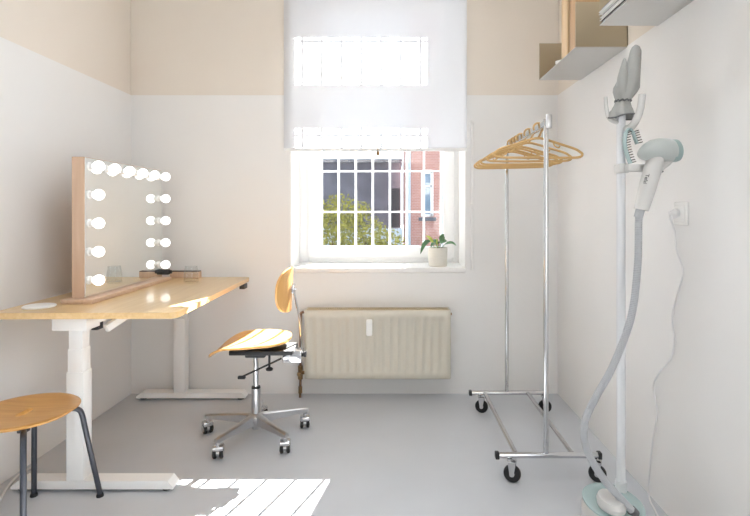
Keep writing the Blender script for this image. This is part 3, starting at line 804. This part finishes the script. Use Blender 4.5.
b = nb(); box(b, px - .02, px + .02, py - .03, py + .02, 1.395, 1.43, .006); box(b, px + .0, px + .072, py - .06, py - .02, 1.398, 1.425, .006); obj('head_holder', b, M['steamer'], sm)
# steam head: handle + head + plate; lies at y about 1.80
hy = 1.80
def hp(x, y, d=hy): return V((x - 393) * d / 500, d, 1.25 - (y - 212) * d / 500)
hd_parts = []
b = nb()
A, B_ = V(.943, hy - .01, 1.452), V(.893, hy, 1.258)
ax = (B_ - A).normalized()
def rhandle(t): return .0285 + .003 * math.sin(t * PI) - .0035 * t
tube(b, [A.lerp(B_, i / 14) for i in range(15)], rhandle, 24)
handle = obj('handle', b, M['steamer'], sm)
b = nb()
# head: a flattened egg from the rear tip at left to the steam plate at right
H0, H1 = V(.880, hy - .002, 1.455), V(1.004, hy - .01, 1.473)
dirh = (H1 - H0).normalized(); uph = V(-dirh.z, 0, dirh.x); sdh = V(0, 1, 0)
rings = []
prof_h = [(0, .003), (.03, .012), (.10, .023), (.22, .034), (.40, .043), (.60, .047), (.80, .047), (.94, .045), (1.0, .041)]
for t, r_ in prof_h:
    c_ = H0.lerp(H1, t) + uph * (.010 * math.sin(PI * t) - .004 * t)
    rings.append([b.verts.new(c_ + uph * (r_ * .90 * math.cos(2 * PI * k / 28)) + sdh * (r_ * 1.0 * math.sin(2 * PI * k / 28))) for k in range(28)])
for r0, r1 in zip(rings, rings[1:]):
    for k in range(28): b.faces.new((r0[k], r0[(k + 1) % 28], r1[(k + 1) % 28], r1[k]))
b.faces.new(rings[0]); b.faces.new(rings[-1])
head = obj('steam_head', b, M['steam_head'], sm, angle=50)
b = nb(); c_ = H1 + uph * -.004
rings = []
for t, r_ in ((-.014, .0425), (.0, .0445), (.010, .043), (.016, .034), (.018, .0)):
    rings.append([b.verts.new(c_ + dirh * t + uph * (r_ * .92 * math.cos(2 * PI * k / 28)) + sdh * (r_ * math.sin(2 * PI * k / 28))) for k in range(28)] if r_ else [b.verts.new(c_ + dirh * t)])
for r0, r1 in zip(rings, rings[1:]):
    for k in range(28):
        if len(r1) == 1: b.faces.new((r0[k], r0[(k + 1) % 28], r1[0]))
        else: b.faces.new((r0[k], r0[(k + 1) % 28], r1[(k + 1) % 28], r1[k]))
obj('steam_plate', b, M['teal_dark'], head, 'grey green steam plate')
b = nb(); tube(b, smooth_path([(1.0, hy - .005, 1.447), (.985, hy - .005, 1.428), (.968, hy - .005, 1.412), (.955, hy - .008, 1.395)], 5), lambda t: .016 - .007 * t, 12, rx=.7)
obj('trigger', b, M['steamer'], handle)
b = nb(); tube(b, [(.9635, hy - .008, 1.397), (.9665, hy - .008, 1.393)], .004, 8); obj('trigger_pin', b, M['black'], handle)
# lettering along the handle
cu = bpy.data.curves.new('lettering', 'FONT'); cu.body = 'Tefal'; cu.size = .0185; cu.extrude = .0006; cu.align_x = 'CENTER'; cu.align_y = 'CENTER'
tmp = bpy.data.objects.new('lettering_tmp', cu); C.objects.link(tmp); bpy.context.view_layer.update()
me = bpy.data.meshes.new_from_object(tmp.evaluated_get(bpy.context.evaluated_depsgraph_get())); bpy.data.objects.remove(tmp)
lt = bmesh.new(); lt.from_mesh(me); bpy.data.meshes.remove(me)
pos = A.lerp(B_, .46); tocam = (V(0, 0, 1.25) - pos); tocam = (tocam - ax * tocam.dot(ax)).normalized()
tocam = (Quaternion(ax, R(22)) @ tocam)
m_ = Matrix((ax, tocam.cross(ax), tocam)).transposed().to_4x4(); m_.translation = pos + tocam * .0306; lt.transform(m_)
obj('lettering', lt, M['letter'], handle, 'small dark maker lettering', smooth=False)
# hose
hp_ = [B_ + ax * -.01, B_ + ax * .03, (.876, 1.79, 1.06), (.838, 1.76, .88), (.765, 1.735, .72), (.705, 1.73, .615), (.668, 1.735, .53), (.666, 1.74, .455), (.692, 1.74, .385), (.742, 1.74, .310), (.800, 1.735, .245), (.842, 1.735, .20)]
P = smooth_path(hp_, 30)
# resample evenly for the corrugation
L_ = [0]
for a_, c_ in zip(P, P[1:]): L_.append(L_[-1] + (c_ - a_).length)
stp = .0031; Q = []; j = 0; d = 0
while d < L_[-1]:
    while L_[j + 1] < d: j += 1
    Q.append(P[j].lerp(P[j + 1], (d - L_[j]) / max(1e-9, L_[j + 1] - L_[j]))); d += stp
nq = len(Q)
obj('hose', tube(nb(), Q, lambda t: .0122 + (.0012 if int(round(t * (nq - 1))) % 2 else -.0008), 14), M['hose'], sm)
b = nb(); cyl(b, Q[3], Q[3] + ax * .03, .0155, 18); obj('hose_collar', b, M['hose'], sm)
b = nb(); cyl(b, Q[-8], Q[-1], .0165, 18); obj('hose_connector', b, M['mitt_dark'], sm, 'dark grey connector')
# power cord along the wall down to the floor and back to the base
wx = 1.122
cord = [(wx - .026, 1.972, 1.218), (wx - .012, 1.97, 1.17), (wx, 1.98, 1.10), (wx, 1.935, 1.02), (wx, 1.975, .92), (wx, 2.01, .83), (wx, 1.995, .74), (wx, 2.02, .66), (wx, 2.10, .58), (wx, 2.155, .50), (wx, 2.125, .40), (wx, 2.155, .28), (wx, 2.18, .16), (wx - .003, 2.19, .05), (wx - .012, 2.16, .006), (wx - .03, 2.08, .0055), (1.06, 1.98, .0055), (.98, 1.9, .0055), (.90, 1.86, .03)]
cdo = obj('power_cord', tube(nb(), smooth_path(cord, 8), .0036, 10), M['cord'], sm)
b = nb(); lathe(b, [(0, 0), (.017, 0), (.019, .004), (.019, .014), (.012, .022), (.008, .034), (0, .036)], (0, 0, 0), 20)
b.transform(Matrix.Translation((XR - .0125, 1.968, 1.245)) @ Matrix.Rotation(R(-90), 4, 'Y')); tube(b, smooth_path([(XR - .032, 1.968, 1.245), (XR - .036, 1.970, 1.236), (wx - .026, 1.972, 1.218)], 5), .008, 10)
obj('plug', b, M['cord'], cdo)

# socket
so = thing('wall_socket', 'square white power socket on the right wall with a plug', 'socket', (XR, 1.958, 1.245))
b = nb(); box(b, XR - .009, XR - .0002, 1.912, 2.004, 1.198, 1.290, .004); obj('cover_frame', b, M['socket'], so)
b = nb(); box(b, XR - .0125, XR - .0092, 1.925, 1.991, 1.211, 1.277, .002); obj('socket_insert', b, M['socket'], so)

# mitt pulled over the pole head
mt = thing('steam_mitt', 'grey silver cloth mitt pulled over the top of the steamer pole', 'mitt', (px, py, 1.60))
def blob(b, secs, ex=2.3, seg=28):
    rings = []
    for (cx, cy, cz, hw, hd) in secs:
        rings.append([b.verts.new((cx + hw * math.copysign(abs(math.cos(2 * PI * k / seg)) ** (2 / ex), math.cos(2 * PI * k / seg)) , cy + hd * math.copysign(abs(math.sin(2 * PI * k / seg)) ** (2 / ex), math.sin(2 * PI * k / seg)), cz + hw * .0)) for k in range(seg)])
    for r0, r1 in zip(rings, rings[1:]):
        for k in range(seg): b.faces.new((r0[k], r0[(k + 1) % seg], r1[(k + 1) % seg], r1[k]))
    b.faces.new(rings[-1])
    return rings
b = nb(); y_ = py
def X_(x): return (x - 393) * py / 500
def Z_(y): return 1.25 - (y - 212) * py / 500
sec = [(621.5, 117, 13, .040), (621.5, 112, 11.5, .034), (622.5, 106, 8.5, .026), (623, 101, 6.8, .021), (624, 97, 9.0, .024), (625, 92, 11.5, .028), (626, 88, 12.6, .029), (628.6, 80, 10.6, .028), (631.8, 72, 8.3, .026), (633.8, 64, 6.9, .023), (634.8, 57, 6.0, .020), (635.5, 51, 5.4, .017), (635.8, 47, 3.6, .012), (635.8, 45, 1.2, .004)]
SEC = [(X_(x), y_, Z_(y), w_ * py / 500, d_) for x, y, w_, d_ in sec]
# denser sections with folds of cloth
fine = []
for i in range(len(SEC) - 1):
    for k in range(4):
        t = k / 4; fine.append(tuple(SEC[i][j] + (SEC[i + 1][j] - SEC[i][j]) * t for j in range(5)))
fine.append(SEC[-1])
rings = []
seg = 48
for i, (cx, cy, cz, hw, hd_) in enumerate(fine):
    rg = []
    fold = .10 * max(0, 1 - i / 36)
    for k in range(seg):
        a = 2 * PI * k / seg; f_ = 1 + fold * math.sin(a * 6 + i * .12) + .035 * math.sin(a * 3 + i * .35)
        dz = -.006 * math.sin(a * 2 + .6) * (1 if i < 6 else 0)
        rg.append(b.verts.new((cx + hw * f_ * math.cos(a), cy + hd_ * f_ * math.sin(a), cz + dz)))
    rings.append(rg)
for r0, r1 in zip(rings, rings[1:]):
    for k in range(seg): b.faces.new((r0[k], r0[(k + 1) % seg], r1[(k + 1) % seg], r1[k]))
b.faces.new(rings[-1])
bmesh.ops.recalc_face_normals(b, faces=b.faces[:]); b.normal_update(); bmesh.ops.solidify(b, geom=b.faces[:], thickness=.0015)
obj('mitt_body', b, M['mitt'], mt, angle=70)
b = nb(); ths = [(620.5, 94, 4.6, .016), (620.4, 86, 5.2, .019), (621.0, 78, 4.5, .018), (622.0, 70, 3.4, .015), (622.8, 64, 2.3, .011), (623.0, 60.5, 1.4, .007), (623.0, 59, .4, .003)]
blob(b, [(X_(x), y_ - .012, Z_(y), w_ * py / 500, d_) for x, y, w_, d_ in ths]); obj('thumb', b, M['mitt'], mt, angle=60)
b = nb(); tube(b, [(v.x, v.y, v.z) for v in [Vector((SEC[0][0] + SEC[0][3] * 1.02 * (1 + .10 * math.sin(a * 6)+ .035 * math.sin(a * 3)) * math.cos(a), y_ + SEC[0][4] * 1.02 * (1 + .10 * math.sin(a * 6)+ .035 * math.sin(a * 3)) * math.sin(a), SEC[0][2] - .006 * math.sin(a * 2 + .6))) for a in [2 * PI * k / 48 for k in range(48)]]], .0028, 8, closed=True); obj('cuff_binding', b, M['mitt_dark'], mt, 'dark cuff edge')
b = nb()
tube(b, [Vector((SEC[3][0] + SEC[3][3] * 1.12 * math.cos(2 * PI * k / 32), y_ + SEC[3][4] * 1.12 * math.sin(2 * PI * k / 32), SEC[3][2] + .003 * math.sin(k * 2.1))) for k in range(32)], .0032, 8, closed=True)
obj('gather_cord', b, M['mitt_dark'], mt, 'dark gathering cord')

# bristle brush between pole and head
fb = thing('fabric_brush', 'teal fabric brush with black bristles hanging beside the steamer head', 'brush', (.885, 1.855, 1.43))
b = nb(); by = 1.842
bk = [(626.2, 132), (624.6, 140), (625.2, 148), (627.5, 156), (630.5, 163.5)]
def bp_(x, y): return V((x - 393) * by / 500, by, 1.25 - (y - 212) * by / 500)
back = smooth_path([bp_(*q) for q in bk], 6)
tube(b, back, .0065, 10, rx=1.8, up=(1, 0, 0)); 
back2 = smooth_path([bp_(*q) for q in ((632.5, 131), (634.5, 137), (637, 144))], 6)
tube(b, smooth_path([bp_(*q) for q in ((626.2, 132), (628, 129.6), (630.5, 129.4), (632.5, 131))], 4), .0055, 10)
tube(b, back2, .0055, 10, rx=1.8, up=(1, 0, 0)); obj('brush_back', b, M['teal'], fb)
b = nb()
for path, n_ in ((back, 13), (back2, 6)):
    for i in range(n_):
        t = (i + .5) / n_ * (len(path) - 1); k = int(t); p = path[k].lerp(path[min(k + 1, len(path) - 1)], t - k)
        for dy in (-.008, 0, .008): cyl(b, p + V(.004, dy, 0), p + V(.018, dy, .004), .0016, 6)
obj('bristles', b, M['rubber'], fb)

# ================================================================== OUTSIDE
struct('ground', box(nb(), -25, 25, YO, 60, -.4, -.3), M['ground'], 'yard ground outside the window', 'ground')
# brick house
bh = thing('brick_building', 'red brick building seen through the right part of the window', 'building', (3, 15, -.3))
b = nb()
wx0, wx1, wz0, wz1 = .815, 1.10, 1.12, 2.40
Y0 = 14.0
def wallpiece(x0, x1, z0, z1): box(b, x0, x1, Y0, Y0 + .4, z0, z1)
wallpiece(.36, wx0, -.3, 7.6); wallpiece(wx1, 5, -.3, 7.6); wallpiece(wx0, wx1, -.3, wz0); wallpiece(wx0, wx1, wz1, 7.6)
box(b, .36, .76, Y0 + .4, 17.7, -.3, 7.6)
obj('brick_wall', b, M['brick'], bh, smooth=False)
b = nb()
for x0_, x1_, z0_, z1_ in ((wx0 - .03, wx0 + .06, wz0, wz1), (wx1 - .05, wx1 + .03, wz0, wz1), (wx0, wx1, wz1 - .08, wz1 + .03), (wx0, wx1, wz0, wz0 + .07), (wx0, wx1, 1.95, 2.0)): box(b, x0_, x1_, Y0 - .02, Y0 + .08, z0_, z1_)
wf = obj('window_frame', b, M['window_white'], bh)
obj('window_pane', box(nb(), wx0, wx1, Y0 + .05, Y0 + .07, wz0, wz1), M['dark_glass'], bh)
obj('window_ledge', box(nb(), wx0 - .1, wx1 + .1, Y0 - .1, Y0, wz0 - .12, wz0 - .02), M['roof'], bh)
obj('downpipe', cyl(nb(), (.46, Y0 - .06, -.3), (.46, Y0 - .06, 7.6), .035), M['pale_fence'], bh)
b = nb(); box(b, 1.33, 1.42, Y0 - .02, Y0 + .02, -.3, 7.6); obj('facade_strip', b, M['pale_fence'], bh)
# grey low building
gb = thing('grey_building', 'low dark grey plastered building behind the green bush', 'building', (-1, 19, -.3))
b = nb(); box(b, -7, .28, 18, 22, -.3, 3.02); obj('plaster_wall', b, M['plaster'], gb, smooth=False)
b = nb(); prism(b, [(17.8, 3.02), (22.3, 3.02), (22.3, 3.2), (17.8, 3.14)], lambda u, v, h: (h, u, v), -7.1, .34); obj('roof', b, M['roof'], gb, smooth=False)
obj('doorway', box(nb(), -.07, .25, 17.96, 18.0, .7, 2.1), M['dark_door'], gb)
# pale fence
fn = thing('board_fence', 'pale blue grey board fence at the back of the yard', 'fence', (0, 13, -.3))
b = nb()
for i in range(26): box(b, -3 + i * .125, -3 + i * .125 + .118, 13.0, 13.03, -.3, .82 + .01 * (i % 2))
obj('boards', b, M['pale_fence'], fn)
for z_ in (.1, .55): obj('rail', box(nb(), -3, .25, 13.03, 13.08, z_, z_ + .1), M['pale_fence'], fn)
# added wing outside the view, its sloped edge trims the sun patch
hw = thing('sun_blocker', 'unseen pale wing added outside to cut the sun on the floor', 'building', (1.9, 6.4, -.3))
b = nb(); box(b, 1.08, 3.6, 6.0, 6.9, -.3, 2.5); obj('blocker_wall', b, M['house'], hw, smooth=False)
b = nb(); prism(b, [(1.06, 2.5), (3.6, 2.5), (3.6, 5.6), (1.74, 5.6)], lambda u, v, h: (u, h, v), 5.98, 6.92); obj('blocker_slope', b, M['roof'], hw, smooth=False)
# bush
bu = thing('garden_bush', 'rounded yellow green bush outside the window', 'bush', (-.85, 9.6, -.3))
b = nb()
rnd = random.Random(3)
cl = [(-1.25, .70, .55), (-.85, .85, .62), (-.50, .62, .50), (-1.0, 1.15, .42), (-.30, .60, .42), (-.02, .52, .32), (-1.35, 1.05, .40), (-.65, .15, .6), (-1.2, .1, .6), (-.2, .1, .4), (-.72, 1.25, .26), (-1.12, 1.42, .16)]
for (x_, z_, r_) in cl:
    for k in range(int(900 * r_ * r_ / .3)):
        d = Vector((rnd.gauss(0, 1), rnd.gauss(0, 1), rnd.gauss(0, 1))).normalized()
        p = V(x_, 9.6, z_) + d * r_ * (rnd.random() ** .33) * (1 + .16 * rnd.random())
        u = Vector((rnd.gauss(0, 1), rnd.gauss(0, 1), rnd.gauss(0, 1))).normalized(); v_ = u.cross(Vector((rnd.gauss(0, 1), rnd.gauss(0, 1), rnd.gauss(0, 1)))).normalized()
        s = rnd.uniform(.025, .045)
        b.faces.new([b.verts.new(p + u * s), b.verts.new(p + v_ * s * .5), b.verts.new(p - u * s), b.verts.new(p - v_ * s * .5)])
me_b = obj('foliage', b, M['foliage'], bu, smooth=False)
for x_ in (-1.1, -.8, -.5): obj('stem', tube(nb(), smooth_path([(x_ * .9, 9.6, -.3), (x_, 9.62, .2), (x_ * 1.06, 9.58, .7)], 4), lambda t: .035 - .02 * t, 8), M['bark'], bu)

# ================================================================== LIGHT
def ceiling_lamp(x, y, w, watts, label):
    lp = thing('ceiling_light', label, 'ceiling light', (x, y, ZC))
    h = w / 2
    obj('lamp_housing', box(nb(), x - h - .03, x + h + .03, y - h - .03, y + h + .03, ZC - .05, ZC - .001, .006), M['white_plastic'], lp)
    obj('diffuser', box(nb(), x - h, x + h, y - h, y + h, ZC - .056, ZC - .0505, .001, 1), M['lamp_panel'], lp)
    la = bpy.data.lights.new('ceiling_panel_light', 'AREA'); la.shape = 'SQUARE'; la.size = w; la.energy = watts; la.color = (.91, .96, 1)
    lo = bpy.data.objects.new('ceiling_panel_light', la); C.objects.link(lo); lo.location = (x, y, ZC - .07)
ceiling_lamp(.35, 1.45, .5, 17, 'square white panel lamp in the middle of the ceiling')
ceiling_lamp(-.33, -.2, 1.2, 5, 'large unseen fill panel added on the ceiling over the viewer')  # added panel, general fill from above the viewer

dl = bpy.data.lights.new('daylight_fill', 'AREA'); dl.shape = 'RECTANGLE'; dl.size = fw[3] - fw[2]; dl.size_y = fw[1] - fw[0]; dl.energy = 18; dl.color = (.87, .94, 1)  # added fill lamp just outside the added side window
do = bpy.data.objects.new('daylight_fill', dl); C.objects.link(do); do.location = (XR + .27, fm, (fw[2] + fw[3]) / 2); do.rotation_euler = (0, R(90), 0)
su = bpy.data.lights.new('sun', 'SUN'); su.energy = 75.0; su.angle = R(.2); su.color = (1, .985, .955)
so_ = bpy.data.objects.new('sun', su); C.objects.link(so_); so_.location = (5, 12, 10)
so_.rotation_euler = V(-.35, -1, -.79).to_track_quat('-Z', 'Y').to_euler()

wd = bpy.data.worlds.new('sky'); S.world = wd; wd.use_nodes = True
nt = wd.node_tree; bg = nt.nodes['Background']
sk = nt.nodes.new('ShaderNodeTexSky'); sk.sky_type = 'HOSEK_WILKIE'; sk.turbidity = 4.0; sk.ground_albedo = .5
sk.sun_direction = V(.35, 1, .79).normalized()
mxn = nt.nodes.new('ShaderNodeMix'); mxn.data_type = 'RGBA'; mxn.inputs['Factor'].default_value = .55
mxn.inputs['B'].default_value = (.76, .88, 1.0, 1)
nt.links.new(sk.outputs[0], mxn.inputs['A']); nt.links.new(mxn.outputs['Result'], bg.inputs['Color'])
bg.inputs['Strength'].default_value = 3.2

# ================================================================== CAMERA
cam = bpy.data.cameras.new('camera'); co = bpy.data.objects.new('camera', cam); C.objects.link(co)
co.location = (0, 0, 1.25); co.rotation_euler = (R(90), 0, 0)
cam.sensor_width = 36; cam.lens = 24.0; cam.shift_x = -18 / 750; cam.shift_y = -46 / 750; cam.clip_start = .02; cam.clip_end = 300
S.camera = co
S.view_settings.view_transform = 'Standard'; S.view_settings.look = 'None'; S.view_settings.gamma = 1; S.view_settings.use_curve_mapping = False
S.view_settings.exposure = -0.16
S.cycles.max_bounces = 12; S.cycles.diffuse_bounces = 6; S.cycles.glossy_bounces = 6; S.cycles.transparent_max_bounces = 16; S.cycles.transmission_bounces = 6
S.cycles.use_denoising = True
S.cycles.sample_clamp_indirect = 8
